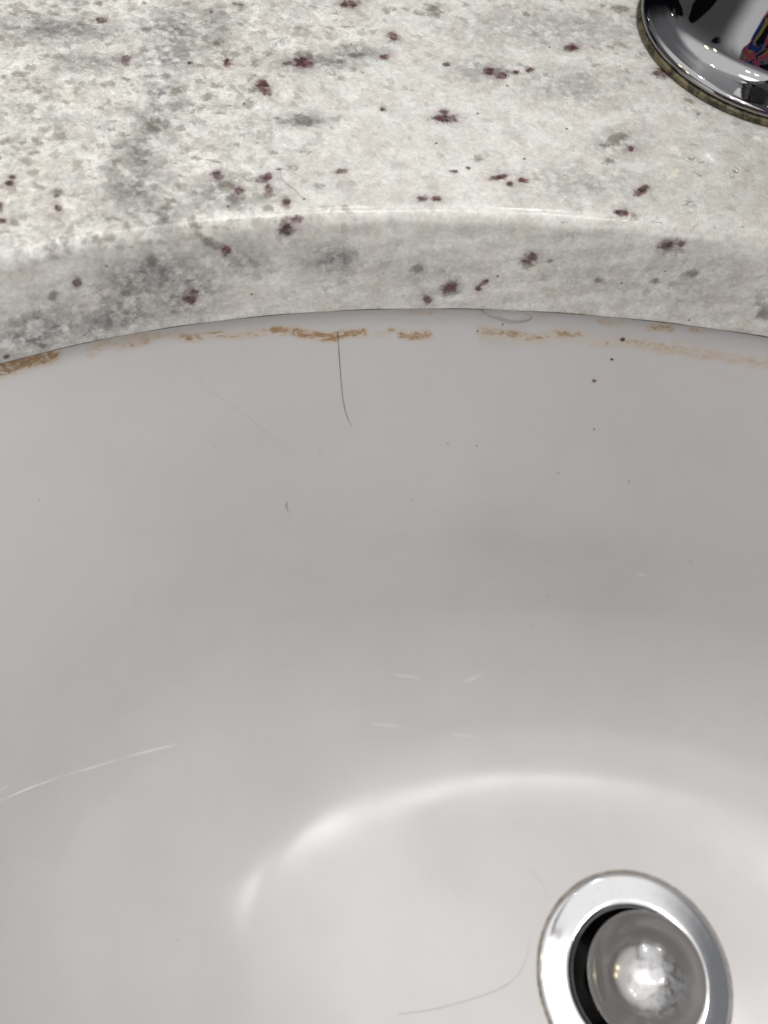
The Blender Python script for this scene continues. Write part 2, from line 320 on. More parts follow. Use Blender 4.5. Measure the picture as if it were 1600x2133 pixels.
DROP_LABELS = ['elongated water drop between faucet base and sink edge, upper of two', 'elongated water drop just below right of its twin under the faucet base', 'small bright water drop alone in the middle of the wet granite below the faucet', 'upper of two yellowish glinting water drops left of the puddle', 'lower of two yellowish glinting water drops left of the puddle', 'yellowish water drop above the wet sink edge, close beside a whiter one', 'white glinting water drop above the wet sink edge, touching the yellowish one', 'leftmost flat water drop in the row just behind the rounded sink edge', 'largest flat water drop in the row just behind the rounded sink edge', 'third flat water drop in the row behind the rounded sink edge', 'rightmost flat water drop in the row behind the rounded sink edge', 'water drop at the left end of the wet strip above the mauve patch', 'slim water drop right under the rim of the faucet base', 'water drop beside the olive grey patch right of the granite centre', 'left of two water drops over the small olive streak on the left granite', 'right of two water drops over the small olive streak on the left granite', 'left water drop under the dark red speck at the upper middle granite', 'right water drop under the dark red speck at the upper middle granite', 'water drop on the blue grey cloud at the upper left granite', 'round water bubble on the middle of the sink edge lip', 'water drop on the lip of the sink edge at far left', 'water drop between the dark crescent speck and the red specks on the left']
CRUMB_LABELS = ['pinhead speck in the upper middle of the sink wall, left of a pair', 'pinhead speck in the upper middle of the sink wall, right of a pair', 'pinhead speck right of the pair on the sink wall', 'pinhead speck near the centre of the sink wall', 'pinhead speck near the right border on the sink wall', 'larger pale brown speck low on the sink wall above the drain', 'tiny dark speck at the left end of the long right stain', 'tiny dark speck under the hanging water bead', 'pinhead speck below the three crumbs on the right sink wall', 'pinhead speck just above the larger pale speck low on the wall', 'faintest pinhead speck on the right part of the sink wall']

# ------------------------------------------------------------------ helpers
def pr(mat, **k):
    b = mat.node_tree.nodes['Principled BSDF']
    for a, v in k.items():
        a = a.replace('_', ' '); b.inputs[a].default_value = (*v, 1) if isinstance(v, tuple) and len(v) == 3 else v
    return b
def newmat(name, **k):
    m = bpy.data.materials.new(name); m.use_nodes = True; pr(m, **k); return m
def link(name, me, mat=None, parent=None, smooth=True):
    o = bpy.data.objects.new(name, me); S.collection.objects.link(o)
    if mat: me.materials.append(mat)
    if smooth: me.polygons.foreach_set('use_smooth', [True]*len(me.polygons))
    if parent: o.parent = parent
    return o
def tag(o, label, cat, group=None, kind=None):
    o['label'] = label; o['category'] = cat
    if group: o['group'] = group
    if kind: o['kind'] = kind
    return o
def empty(name, loc=(0, 0, 0)):
    o = bpy.data.objects.new(name, None); S.collection.objects.link(o); o.location = loc; o.empty_display_size = .01
    return o
def grid_mesh(name, P, closed_u=True, caps=False):
    """P: array rows x cols x 3 in mm; cols wrap round"""
    r, c, _ = P.shape
    me = bpy.data.meshes.new(name)
    V = (P.reshape(-1, 3)*MM)
    idx = np.arange(r*c).reshape(r, c)
    a = idx[:-1]; b = idx[1:]
    if closed_u: an = np.roll(a, -1, 1); bn = np.roll(b, -1, 1)
    else: an = a[:, 1:]; bn = b[:, 1:]; a = a[:, :-1]; b = b[:, :-1]
    F = np.stack([a, an, bn, b], -1).reshape(-1, 4)
    faces = F.tolist()
    if caps and caps != 'top': faces.append(idx[0][::-1].tolist())
    if caps: faces.append(idx[-1].tolist())
    me.from_pydata(V.tolist(), [], faces); me.update()
    return me
def lathe(name, prof, center, n=160, cap=False):
    """prof: list of (r, z) mm"""
    th = np.linspace(0, 2*np.pi, n, endpoint=False)
    pr_ = np.array(prof, float)
    P = np.stack([center[0]+pr_[:, :1]*np.cos(th), center[1]+pr_[:, :1]*np.sin(th), center[2]+pr_[:, 1:]+0*th], -1)
    return grid_mesh(name, P, True, cap)
def spline(pts, n):
    """Catmull-Rom through points"""
    p = np.array(pts, float); p = np.vstack([2*p[0]-p[1], p, 2*p[-1]-p[-2]]); out = []
    for i in range(1, len(p)-2):
        for t in np.linspace(0, 1, n, endpoint=False):
            a, b, c, d = p[i-1:i+3]
            out.append(.5*(2*b+(c-a)*t+(2*a-5*b+4*c-d)*t*t+(3*b-a-3*c+d)*t**3))
    out.append(p[-2]); return np.array(out)
def tube(name, pts, rad, n=8, cap=True, flat=1.0):
    p = np.array(pts, float); m = len(p)
    rad = np.broadcast_to(np.array(rad, float), (m,))
    t = np.gradient(p, axis=0); t /= np.linalg.norm(t, axis=1)[:, None]
    ref = np.array([0, 0, 1.0]); rows = []
    for i in range(m):
        u = np.cross(t[i], ref)
        if np.linalg.norm(u) < 1e-3: u = np.array([1., 0, 0])
        u /= np.linalg.norm(u); v = np.cross(u, t[i])
        a = np.linspace(0, 2*np.pi, n, endpoint=False)
        rows.append(p[i]+rad[i]*(np.cos(a)[:, None]*u+flat*np.sin(a)[:, None]*v))
    return grid_mesh(name, np.array(rows), True, cap)
def attr(me, name, vals):
    a = me.attributes.new(name, 'FLOAT', 'POINT'); a.data.foreach_set('value', np.ascontiguousarray(vals, dtype=np.float32))
def join(meshes):
    bm = bmesh.new()
    for m in meshes: bm.from_mesh(m)
    me = bpy.data.meshes.new(meshes[0].name); bm.to_mesh(me); bm.free(); return me

# ------------------------------------------------------------------ materials
def mm_coord(t, scale=1000.0):
    c = t.n('ShaderNodeTexCoord').outputs['Object']
    return t.vmath('SCALE', c, scale=scale)

def granite():
    m = newmat('speckled_granite'); t = NT(m.node_tree); b = t.N['Principled BSDF']
    P = mm_coord(t)
    at = lambda n: t.n('ShaderNodeAttribute', attribute_name=n).outputs['Fac']
    gar, smo, clo, flk = at('garnet'), at('smoky'), at('cloud'), at('fleck')
    big = t.noise(P, .035, 4, .6); med = t.noise(P, .16, 5, .6, .6); fine = t.noise(P, .9, 3, .6)
    c = t.mix(t.ramp(big, .42, .60), (.73, .725, .68), (.725, .69, .645))
    c = t.mix(t.ramp(med, .42, .62), c, (.82, .82, .79))
    # interlocking crystals, each with its own shade, at three sizes
    wv = t.vmath('ADD', P, t.vmath('SCALE', t.noise(P, .6, 4, .65, col=True), scale=3.4))
    for sc_, lo, hi in ((.26, .89, 1.08), (.62, .84, 1.12), (1.5, .88, 1.09)):
        vv = t.voro(wv, sc_); ss = t.n('ShaderNodeSeparateColor'); t.put(ss.inputs[0], vv.outputs['Color'])
        c = t.mix(t.math('ADD', t.math('MULTIPLY', flk, .55), .42), c, t.mix(1.0, c, t.mix(ss.outputs[0], (lo, lo, lo), (hi, hi, hi*.99)), 'MULTIPLY'))
    # translucent grey quartz grains
    v = t.voro(wv, .40); sp = t.n('ShaderNodeSeparateColor'); t.put(sp.inputs[0], v.outputs['Color'])
    cell = t.math('MULTIPLY', t.ramp(sp.outputs[0], t.math('SUBTRACT', .86, t.math('MULTIPLY', flk, .30)), .95), t.ramp(v.outputs['Distance'], .66, .36))
    c = t.mix(t.math('MULTIPLY', cell, t.math('ADD', t.math('MULTIPLY', flk, .30), .32)), c, (.33, .305, .27))
    v2 = t.voro(wv, .17); sp2 = t.n('ShaderNodeSeparateColor'); t.put(sp2.inputs[0], v2.outputs['Color'])
    cell2 = t.math('MULTIPLY', t.ramp(sp2.outputs[1], .7, .95), t.ramp(v2.outputs['Distance'], .55, .2))
    c = t.mix(t.math('MULTIPLY', cell2, .26), c, (.46, .43, .47))
    # cloudy streaks of grey feldspar
    cl = t.math('MULTIPLY', clo, t.ramp(t.noise(wv, .20, 5, .7), .33, .53))
    vc = t.voro(wv, .55); sv_ = t.n('ShaderNodeSeparateColor'); t.put(sv_.inputs[0], vc.outputs['Color'])
    cl = t.math('MULTIPLY', cl, t.ramp(sv_.outputs[1], 0, .75, .58, 1.0))
    c = t.mix(t.math('MULTIPLY', cl, .90), c, t.mix(t.ramp(t.noise(P, .5, 4, .7), .4, .62), (.30, .30, .285), (.15, .155, .16)))
    # small grey-brown flecks (more of them where the fleck mask is high)
    wf = t.vmath('ADD', P, t.vmath('SCALE', t.noise(P, .45, 4, .65, col=True), scale=5.0))
    st = t.n('ShaderNodeMapping'); t.put(st.inputs[0], wf); st.inputs['Rotation'].default_value = (0, 0, -.75); st.inputs['Scale'].default_value = (.75, 1.15, 1.0)
    v3 = t.voro(st.outputs[0], .42); sp3 = t.n('ShaderNodeSeparateColor'); t.put(sp3.inputs[0], v3.outputs['Color'])
    dens = t.math('SUBTRACT', .965, t.math('MULTIPLY', flk, .45))
    f3 = t.math('MULTIPLY', t.ramp(t.math('SUBTRACT', sp3.outputs[2], dens), 0, .05), t.ramp(v3.outputs['Distance'], .58, .30))
    c = t.mix(t.math('MULTIPLY', f3, t.ramp(sp3.outputs[0], 0, 1, .25, .75)), c, t.mix(sp3.outputs[1], (.22, .20, .17), (.33, .31, .29)))
    v4 = t.voro(wv, .95); sp4 = t.n('ShaderNodeSeparateColor'); t.put(sp4.inputs[0], v4.outputs['Color'])
    f4 = t.math('MULTIPLY', t.ramp(sp4.outputs[0], .72, .95), t.ramp(v4.outputs['Distance'], .5, .3))
    c = t.mix(t.math('MULTIPLY', f4, t.math('ADD', t.math('MULTIPLY', flk, .22), .13)), c, (.34, .32, .29))
    # rare rusty tinge and tiny black grains
    c = t.mix(t.math('MULTIPLY', t.ramp(t.noise(P, .11, 4, .6), .66, .78), .35), c, (.42, .36, .22))
    v5 = t.voro(P, .16); f5 = t.ramp(v5.outputs['Distance'], .075, .045)
    sp5 = t.n('ShaderNodeSeparateColor'); t.put(sp5.inputs[0], v5.outputs['Color'])
    f5 = t.math('MULTIPLY', f5, t.ramp(sp5.outputs[1], .45, .5))
    c = t.mix(t.math('MULTIPLY', f5, .75), c, (.06, .055, .05))
    c = t.mix(1.0, c, t.mix(t.ramp(fine, .25, .75), (.90, .90, .90), (1.08, 1.08, 1.08)), 'MULTIPLY')
    grain = t.noise(P, 2.2, 2, .7)
    c = t.mix(1.0, c, t.mix(t.ramp(grain, .3, .7), (.93, .93, .93), (1.06, 1.06, 1.06)), 'MULTIPLY')
    # opaque white crystals
    v6 = t.voro(wv, .55); sp6 = t.n('ShaderNodeSeparateColor'); t.put(sp6.inputs[0], v6.outputs['Color'])
    c = t.mix(t.math('MULTIPLY', t.math('MULTIPLY', t.ramp(sp6.outputs[2], .6, .95), t.ramp(v6.outputs['Distance'], .55, .3)), .38), c, (.86, .86, .82))
    # the smoky quartz patches
    e = t.math('ADD', smo, t.math('MULTIPLY', t.math('SUBTRACT', t.noise(P, .55, 4, .65), .5), 2.6))
    sm = t.ramp(e, 1.25, .25)
    c = t.mix(t.math('MULTIPLY', sm, .78), c, t.mix(t.ramp(t.noise(P, .45, 2), .4, .6), (.13, .135, .13), (.20, .165, .115)))
    # the garnets with a mauve halo
    gh = t.ramp(t.math('ADD', gar, t.math('MULTIPLY', t.math('SUBTRACT', t.noise(P, .4, 3), .5), 3.0)), 2.6, .6)
    c = t.mix(t.math('MULTIPLY', gh, .34), c, (.36, .26, .28))
    g1 = t.math('ADD', t.math('MULTIPLY', gar, .84), t.math('MULTIPLY', t.math('SUBTRACT', t.noise(P, .75, 3, .6), .5), 1.9))
    gm = t.ramp(g1, 1.22, .50)
    gcol = t.mix(t.ramp(t.noise(P, .8, 4, .7), .38, .60), (.022, .011, .013), (.135, .042, .040))
    c = t.mix(t.math('MULTIPLY', gm, t.ramp(t.noise(P, .5, 3), .3, .6, .62, .95)), c, gcol)
    t.put(b.inputs['Base Color'], c)
    t.put(b.inputs['Roughness'], t.ramp(t.noise(P, .5, 3), .3, .7, .09, .20))
    b.inputs['Subsurface Weight'].default_value = .12; b.inputs['Subsurface Radius'].default_value = (1, .9, .8); b.inputs['Subsurface Scale'].default_value = .0016
    # polished, but pitted along crystal borders
    vb = t.voro(wv, .5, 'DISTANCE_TO_EDGE')
    pit = t.math('MULTIPLY', t.ramp(vb.outputs['Distance'], .0, .07), 1.0)
    pit = t.math('MAXIMUM', pit, t.ramp(t.noise(P, .12, 2), .58, .50))
    h = t.math('ADD', t.math('MULTIPLY', pit, .5), t.math('MULTIPLY', t.noise(P, .35, 4, .6), .6))
    bp = t.n('ShaderNodeBump'); bp.inputs['Strength'].default_value = .30; bp.inputs['Distance'].default_value = .00010
    t.put(bp.inputs['Height'], h); t.put(b.inputs['Normal'], bp.outputs[0])
    return m

def porcelain():
    m = newmat('glazed_porcelain', Roughness=.11, IOR=1.5); t = NT(m.node_tree); b = t.N['Principled BSDF']
    P = mm_coord(t)
    s = t.n('ShaderNodeAttribute', attribute_name='stain').outputs['Fac']
    base = t.mix(t.ramp(t.noise(P, .012, 3), .35, .65), PORC_A, PORC_B)
    base = t.mix(t.math('MULTIPLY', t.ramp(t.noise(P, .10, 5, .65), .45, .7), .10), base, (.50, .48, .45))
    base = t.mix(t.math('MULTIPLY', t.ramp(t.noise(P, .9, 4, .7), .64, .8), .10), base, (.40, .37, .33))
    vs = t.voro(P, .11); ds = t.n('ShaderNodeSeparateColor'); t.put(ds.inputs[0], vs.outputs['Color'])
    spot = t.math('MULTIPLY', t.ramp(vs.outputs['Distance'], .045, .02), t.ramp(ds.outputs[0], .70, .75))
    base = t.mix(t.math('MULTIPLY', spot, .30), base, (.22, .17, .12))
    Ps = t.vmath('MULTIPLY', P, (.75, .75, 1.5))
    br = t.math('ADD', t.math('MULTIPLY', t.noise(Ps, .42, 4, .6, 1.5), 2.0), -.62)
    k = t.math('MULTIPLY', s, t.math('ADD', br, .25), clamp=True)
    k = t.ramp(k, .03, .80)
    col = t.mix(t.ramp(k, .2, .9), (.56, .38, .14), (.30, .145, .012))
    base = t.mix(t.math('MULTIPLY', k, .85), base, col)
    t.put(b.inputs['Base Color'], base)
    t.put(b.inputs['Roughness'], t.math('ADD', t.ramp(t.noise(P, .03, 3), .3, .7, .15, .19), t.math('MULTIPLY', k, .35)))
    bp = t.n('ShaderNodeBump'); bp.inputs['Strength'].default_value = .12; bp.inputs['Distance'].default_value = .002
    t.put(bp.inputs['Height'], t.noise(P, .02, 2)); t.put(b.inputs['Normal'], bp.outputs[0])
    return m

def chrome(name, rough=.05, smear=.12, tint=(.62, .62, .63)):
    m = newmat(name, Metallic=1.0, Base_Color=tint); t = NT(m.node_tree); b = t.N['Principled BSDF']
    P = mm_coord(t); n = t.noise(P, .25, 5, .65)
    t.put(b.inputs['Roughness'], t.ramp(n, .45, .75, rough, rough+smear))
    t.put(b.inputs['Base Color'], t.mix(t.ramp(t.noise(P, .6, 4, .7), .55, .8), tint, tuple(v*.8 for v in tint)))
    bp = t.n('ShaderNodeBump'); bp.inputs['Strength'].default_value = .15; bp.inputs['Distance'].default_value = .0004
    t.put(bp.inputs['Height'], t.noise(P, .08, 2)); t.put(b.inputs['Normal'], bp.outputs[0])
    return m

def grime(name, a, bcol, rough=.5, metal=0.0):
    m = newmat(name, Metallic=metal, Roughness=rough); t = NT(m.node_tree); b = t.N['Principled BSDF']
    P = mm_coord(t); t.put(b.inputs['Base Color'], t.mix(t.ramp(t.noise(P, .35, 5, .7), .4, .6), a, bcol))
    bp = t.n('ShaderNodeBump'); bp.inputs['Strength'].default_value = .4; bp.inputs['Distance'].default_value = .0003
    t.put(bp.inputs['Height'], t.noise(P, 1.2, 4)); t.put(b.inputs['Normal'], bp.outputs[0])
    return m

def water():
    m = bpy.data.materials.new('clear_water'); m.use_nodes = True; t = NT(m.node_tree); t.N.clear()
    P = mm_coord(t)
    bp = t.n('ShaderNodeBump'); bp.inputs['Strength'].default_value = .22; bp.inputs['Distance'].default_value = .0003
    t.put(bp.inputs['Height'], t.noise(P, .35, 3))
    tr = t.n('ShaderNodeBsdfTransparent'); tr.inputs[0].default_value = (.985, .985, .98, 1)
    gl = t.n('ShaderNodeBsdfGlossy'); gl.inputs['Roughness'].default_value = .02; t.put(gl.inputs['Normal'], bp.outputs[0])
    fr = t.n('ShaderNodeFresnel'); fr.inputs[0].default_value = 1.33; t.put(fr.inputs['Normal'], bp.outputs[0])
    mx = t.n('ShaderNodeMixShader'); ge = t.n('ShaderNodeNewGeometry'); t.put(mx.inputs[0], t.math('MULTIPLY', fr.outputs[0], t.math('SUBTRACT', 1.0, ge.outputs['Backfacing']))); t.put(mx.inputs[1], tr.outputs[0]); t.put(mx.inputs[2], gl.outputs[0])
    o = t.n('ShaderNodeOutputMaterial'); t.put(o.inputs[0], mx.outputs[0]); return m

def water_lens():
    m = bpy.data.materials.new('water_bead'); m.use_nodes = True; t = NT(m.node_tree); t.N.clear()
    g = t.n('ShaderNodeBsdfGlass'); g.inputs['IOR'].default_value = 1.33; g.inputs['Roughness'].default_value = 0
    tr = t.n('ShaderNodeBsdfTransparent'); mx = t.n('ShaderNodeMixShader'); mx.inputs[0].default_value = .40
    t.put(mx.inputs[1], tr.outputs[0]); t.put(mx.inputs[2], g.outputs[0])
    o = t.n('ShaderNodeOutputMaterial'); t.put(o.inputs[0], mx.outputs[0]); return m

GRANITE, PORC, WATER, BEAD = granite(), porcelain(), water(), water_lens()
CHROME = chrome('faucet_chrome', .02, .05, (.31, .31, .32))
STEEL = chrome('drain_chrome', .09, .03, (.58, .58, .59))

# ------------------------------------------------------------------ countertop
A, B, SX, T, D, DY = 251.58, 144.57, -5.02, 30., 180.58, 6.55
def thetas(fine, coarse):
    """denser where the back of the cut-out is in view"""
    out = [0.0]
    while out[-1] < 2*math.pi:
        t = out[-1]; ds = math.hypot(A*math.sin(t), B*math.cos(t))
        out.append(t+(fine if math.radians(58) < t < math.radians(152) else coarse)/ds)
    return np.array(out[:-1])
def speck_field(V, rows, cap=4.0):
    """distance to the nearest speck, in units of that speck's own radii"""
    f = np.full(len(V), cap)
    for r in rows:
        c = np.array(r[:3]); e = np.array([r[3:6], r[6:9]])
        n = np.cross(e[0], e[1]); L = np.linalg.norm(n)
        if L < 1e-6: continue
        n = n/L*min(np.linalg.norm(e[0]), np.linalg.norm(e[1]))
        Mi = np.linalg.inv(np.stack([e[0], e[1], n], 1))
        R = cap*max(np.linalg.norm(e[0]), np.linalg.norm(e[1]))
        near = np.where(((V-c)**2).sum(1) < R*R)[0]
        if len(near): f[near] = np.minimum(f[near], np.linalg.norm((V[near]-c)@Mi.T, axis=1))
    return f
th = thetas(.6, 5.0)
# edge profile: offset outwards from the cut-out and height; eased corners
RT, RB = 3.2, 1.0
prof = [(40, -T), (12, -T), (3, -T)]
prof += [(RB*(1-math.sin(a)), -T+RB*(1-math.cos(a))) for a in np.linspace(0, math.pi/2, 6)]
prof += [(0, z) for z in np.arange(-T+RB+.6, -RT-.2, .6)]
prof += [(RT*(1-math.cos(a)), -RT+RT*math.sin(a)) for a in np.linspace(0, math.pi/2, 12)]
prof += [(o, 0) for o in np.arange(RT+.6, 115, .6)]
prof = np.array(prof)
rows = []
cs, sn = np.cos(th), np.sin(th)
nx, ny = cs/A, sn/B; nl = np.hypot(nx, ny); nx /= nl; ny /= nl
for o, z in prof:
    k = 1+.0008*np.sin(th*61+z)  # a hand-ground edge is never perfectly true
    rows.append(np.stack([SX+A*cs+nx*o, B*sn*k+ny*o, np.full_like(th, z)], -1))
inner = rows[-1]
# out to the rectangular slab
X0, X1, Y0, Y1 = -700., 700., -290., 330.
def to_rect(p):
    d = p-np.array([SX, 0, 0]); k = np.full(len(p), 1e9)
    for ax, lo, hi in ((0, X0-SX, X1-SX), (1, Y0, Y1)):
        with np.errstate(divide='ignore'):
            k = np.minimum(k, np.where(d[:, ax] > 0, hi/np.where(d[:, ax] == 0, 1e-9, d[:, ax]), lo/np.where(d[:, ax] == 0, -1e-9, d[:, ax])))
    return np.array([SX, 0, 0])+d*k[:, None]
rect = to_rect(inner)
for f in (.03, .1, .2, .4, .7, 1.0): rows.append(inner*(1-f)+rect*f)
for z in (-T,): r = rect.copy(); r[:, 2] = z; rows.append(r)
P = np.array(rows)
under = P[0]; 
me = grid_mesh('countertop', P)
V = P.reshape(-1, 3)
attr(me, 'garnet', speck_field(V, GARNETS)); attr(me, 'smoky', speck_field(V, SMOKY))
cf = speck_field(V, CLOUDS, 2.2); attr(me, 'cloud', np.clip(1.3-.8*cf, 0, 1)*np.where(V[:, 0] < -125, 1.0, np.interp(V[:, 2], [-5, -1], [.35, .62])))
fx = np.clip((-125-V[:, 0])/45, 0, 1)*np.clip((V[:, 2]+5)/4, 0, 1)
attr(me, 'fleck', np.clip(fx+.35*np.clip((V[:, 1]-175)/30, 0, 1), 0, 1))
ct = link('countertop', me, GRANITE)
tag(ct, 'polished cream granite countertop with grey clouds and dark red specks around the oval sink cutout', 'countertop')

# ------------------------------------------------------------------ sink
sink = empty('undermount_sink', (0, 0, -D*MM))
tag(sink, 'white glazed oval undermount sink with brown stains under the granite edge', 'sink')
def child(name, me, mat, parent, off=True, smooth=True):
    """meshes are modelled in world millimetres; keep them there under their parent"""
    o = link(name, me, mat, parent, smooth); o.matrix_parent_inverse = Matrix.Translation(-parent.location); return o
RA, RB_ = A+3.2, B+3.2
H = D-T-1; EX = 2.7; R0 = 29.0
PROF_S = [0, .12, .28, .40, .51, .61, .69, .74, .79, .85, .91, .96, 1.0]
PROF_Z = [-181.08, -180.3, -178.2, -174.6, -166.8, -154.5, -138.5, -121.0, -99.0, -76.0, -56.0, -42.0, -31.0]
def _tang():
    x = np.array(PROF_S); y = np.array(PROF_Z); h = np.diff(x); d = np.diff(y)/h; m = np.zeros(len(x))
    m[0] = d[0]*.5; m[-1] = d[-1]
    for i in range(1, len(x)-1):
        w1 = 2*h[i]+h[i-1]; w2 = h[i]+2*h[i-1]; m[i] = (w1+w2)/(w1/d[i-1]+w2/d[i])
    return x, y, h, m
PX, PY, PH, PM = _tang()
def h_of(s):
    """depth of the bowl: gently dished floor, tight turn, steep wall that flares to the rim"""
    s = np.clip(np.asarray(s, float), 0, 1); i = np.clip(np.searchsorted(PX, s)-1, 0, len(PX)-2)
    h = PH[i]; t = (s-PX[i])/h
    return (2*t**3-3*t**2+1)*PY[i]+(t**3-2*t*t+t)*h*PM[i]+(-2*t**3+3*t*t)*PY[i+1]+(t**3-t*t)*h*PM[i+1]
hs = []                                   # rows chosen so the top 25 mm is fine enough to carry the stains
sv = np.concatenate([np.linspace(0, .9, 60), 1-np.geomspace(.1, 1e-5, 60)[1:], [1.0]])
zt = np.interp
sd = np.linspace(0, 1, 400001); hd = h_of(sd)
zrows = np.concatenate([np.arange(-60, hd[-1], .6), [hd[-1]]])
s_top = np.interp(zrows, hd, sd); s_low = np.linspace(0, 1, 400); s_low = s_low[h_of(s_low) < -61]
zz = np.arange(h_of(s_low[-1])+2, -60.5, 1.5)
sv = np.unique(np.concatenate([s_low[::3], [s_low[-1]], np.interp(zz, hd, sd), s_top]))
tb = thetas(.6, 4.0); rows = []
for s in sv:
    a = R0+(RA-R0)*s; b = R0+(RB_-R0)*s
    rows.append(np.stack([SX*s+a*np.cos(tb), DY*(1-s)+b*np.sin(tb), np.full_like(tb, h_of(s))], -1))
# drain recess inward, flat lip outward at the rim
low = [np.stack([r*np.cos(tb), DY+r*np.sin(tb), np.full_like(tb, z)], -1) for r, z in ((21.5, -D-12), (21.5, -D-5), (23, -D-3.6), (27, -D-2.2))]
lip = [np.stack([SX+(RA+o)*np.cos(tb), (RB_+o)*np.sin(tb), np.full_like(tb, z)], -1) for o, z in ((2, -T-.35), (25, -T-.35), (25, -T-9), (9, -T-9))]
P = np.array(low+rows+lip)
me = grid_mesh('basin', P); V = P.reshape(-1, 3)
sf = np.zeros(len(V))
for w, k, pts in STAINS:
    q = spline(pts, 6) if len(pts) > 2 else np.array([np.array(pts[0])*(1-u)+np.array(pts[1])*u for u in np.linspace(0, 1, 8)])
    near = np.where((np.abs(V-q.mean(0)).max(1) < 15+np.ptp(q, axis=0).max()))[0]
    vv = V[near]; d = np.full(len(near), 1e9)
    for i in range(len(q)-1):
        a_, b_ = q[i], q[i+1]; ab = b_-a_; u = np.clip(((vv-a_)@ab)/(ab@ab+1e-9), 0, 1)
        d = np.minimum(d, np.linalg.norm(vv-a_-u[:, None]*ab, axis=1))
    sf[near] = np.maximum(sf[near], k*np.clip(1.4-d/(w*1.0), 0, 1))
# faint limescale tidemark all along the joint and round the drain
ang = np.arctan2(V[:, 1], V[:, 0]-SX)
sf = np.maximum(sf, .42*np.clip(1-(-T-V[:, 2])/2.2, 0, 1)*(V[:, 2] < -T-.4)*(.6+.4*np.sin(ang*23)*np.sin(ang*57)))
rd = np.hypot(V[:, 0], V[:, 1]-DY)
sf = np.maximum(sf, .30*np.clip(1-(rd-32)/1.6, 0, 1)*(rd > 28)*(V[:, 2] < -150))
attr(me, 'stain', sf)
child('basin', me, PORC, sink)

# silicone joint between stone and bowl, darkened to paint the shade under the lip
CAULK = grime('lip_shade_silicone', (.05, .035, .02), (.22, .17, .10), .5)
jt = [(o, z) for o, z in ((2.6, -T-.02), (1.2, -T-.1), (.9, -T-.5), (1.3, -T-1.0), (3.1, -T-1.3))]
P = np.array([np.stack([SX+(A+o)*np.cos(th), (B+o)*np.sin(th), np.full_like(th, z)], -1) for o, z in jt])
child('silicone_joint', grid_mesh('silicone_joint', P), CAULK, sink)
# drain ring: rolled outer edge, dished face, throat
fl_prof = [(30.0, -2.6), (31.6, -1.4), (32.0, -.6), (31.9, .1), (31.3, .55), (30.3, .75), (29.3, .82), (27, 1.0), (24, 1.25), (22.0, 1.3), (21.0, .9), (20.4, -.3), (19.8, -8), (19.8, -30), (19.8, -46)]
fl = child('drain_flange', lathe('drain_flange', fl_prof, (0, DY, -D)), STEEL, sink)
DARK = grime('drain_pipe_dark', (.012, .011, .010), (.03, .027, .022), .45)  # near-black colour for the closed pipe below the drain
child('drain_pipe', lathe('drain_pipe', [(19.75, -12), (19.7, -20), (19.6, -58), (12, -60), (.1, -60)], (0, DY, -D)), DARK, sink)
child('flange_ring', lathe('flange_ring', [(30.5, -2.8), (32.3, -1.6), (32.75, -.9), (32.5, -.35), (31.9, -.3)], (0, DY, -D)), grime('brown_ring', (.13, .085, .04), (.36, .30, .22), .5), sink)  # thin mottled brown ring under the drain flange edge

# thin near-white ribbons that paint streaks of reflected light on the glaze
SHEEN = newmat('painted_sheen', Base_Color=(.93, .93, .92), Roughness=.3)
def nrm(p):
    e = .3; x, y, z = p
    from math import sqrt
    zx = (surf_z(x+e, y)-surf_z(x-e, y))/(2*e); zy = (surf_z(x, y+e)-surf_z(x, y-e))/(2*e)
    n = np.array([-zx, -zy, 1.0]); return n/np.linalg.norm(n)
def surf_z(x, y):
    lo, hi = 0., 1.02
    for _ in range(30):
        m = (lo+hi)/2
        if ((x-SX*m)/(R0+(RA-R0)*m))**2+((y-DY*(1-m))/(R0+(RB_-R0)*m))**2 < 1: hi = m
        else: lo = m
    return float(h_of((lo+hi)/2))
def on_bowl(pts, lift):
    return np.array([np.array([p[0], p[1], surf_z(p[0], p[1])])+nrm(p)*lift if surf_z(p[0], p[1]) < -T-25 else np.array(p)+nrm(p)*lift for p in pts])
for w, pts in SHEEN_STREAKS:
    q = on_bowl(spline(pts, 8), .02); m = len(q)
    child('sheen_streak', tube('sheen_streak', q, w*.5*np.sin(np.linspace(.25, math.pi-.25, m))*(.7+.3*rng.random(m)), 6), SHEEN, sink)

# ------------------------------------------------------------------ pop-up stopper
stop = empty('popup_stopper', (0, DY*MM, (-D-30)*MM))
tag(stop, 'raised round chrome pop-up stopper with scuffed dome standing in the sink drain', 'stopper')
HB = 11.3
cap_prof = [(5, HB-4), (16, HB-3.2), (18.2, HB-2.4), (18.9, HB-1.4), (19.0, HB-.6), (18.75, HB+.2), (18.1, HB+.8), (17.0, HB+1.5), (15.5, HB+2.6), (13.6, HB+4.2), (11.6, HB+5.5), (9, HB+6.7), (6, HB+7.5), (3, HB+8.0), (.1, HB+8.1)]
pp = np.array(cap_prof); q = spline(np.c_[pp, np.zeros(len(pp))], 5)[:, :2]
q[:, 0] = np.maximum(q[:, 0], .05)
CAPM = chrome('scuffed_cap_chrome', .10, .12, (.56, .55, .54))
t = NT(CAPM.node_tree); b = t.N['Principled BSDF']; Pm = mm_coord(t)
dd = t.vmath('LENGTH', t.vmath('MULTIPLY', t.vmath('SUBTRACT', Pm, (0.5, DY-2, 0)), (1, 1, 0)))
sc = t.math('MULTIPLY', t.ramp(dd, 12.0, 6.0), t.ramp(t.noise(Pm, .35, 5, .7), .36, .58))
t.put(b.inputs['Roughness'], t.math('ADD', t.math('MULTIPLY', sc, .20), .20))
b.inputs['Coat Weight'].default_value = 1; b.inputs['Coat Roughness'].default_value = .03; b.inputs['Coat IOR'].default_value = 1.7
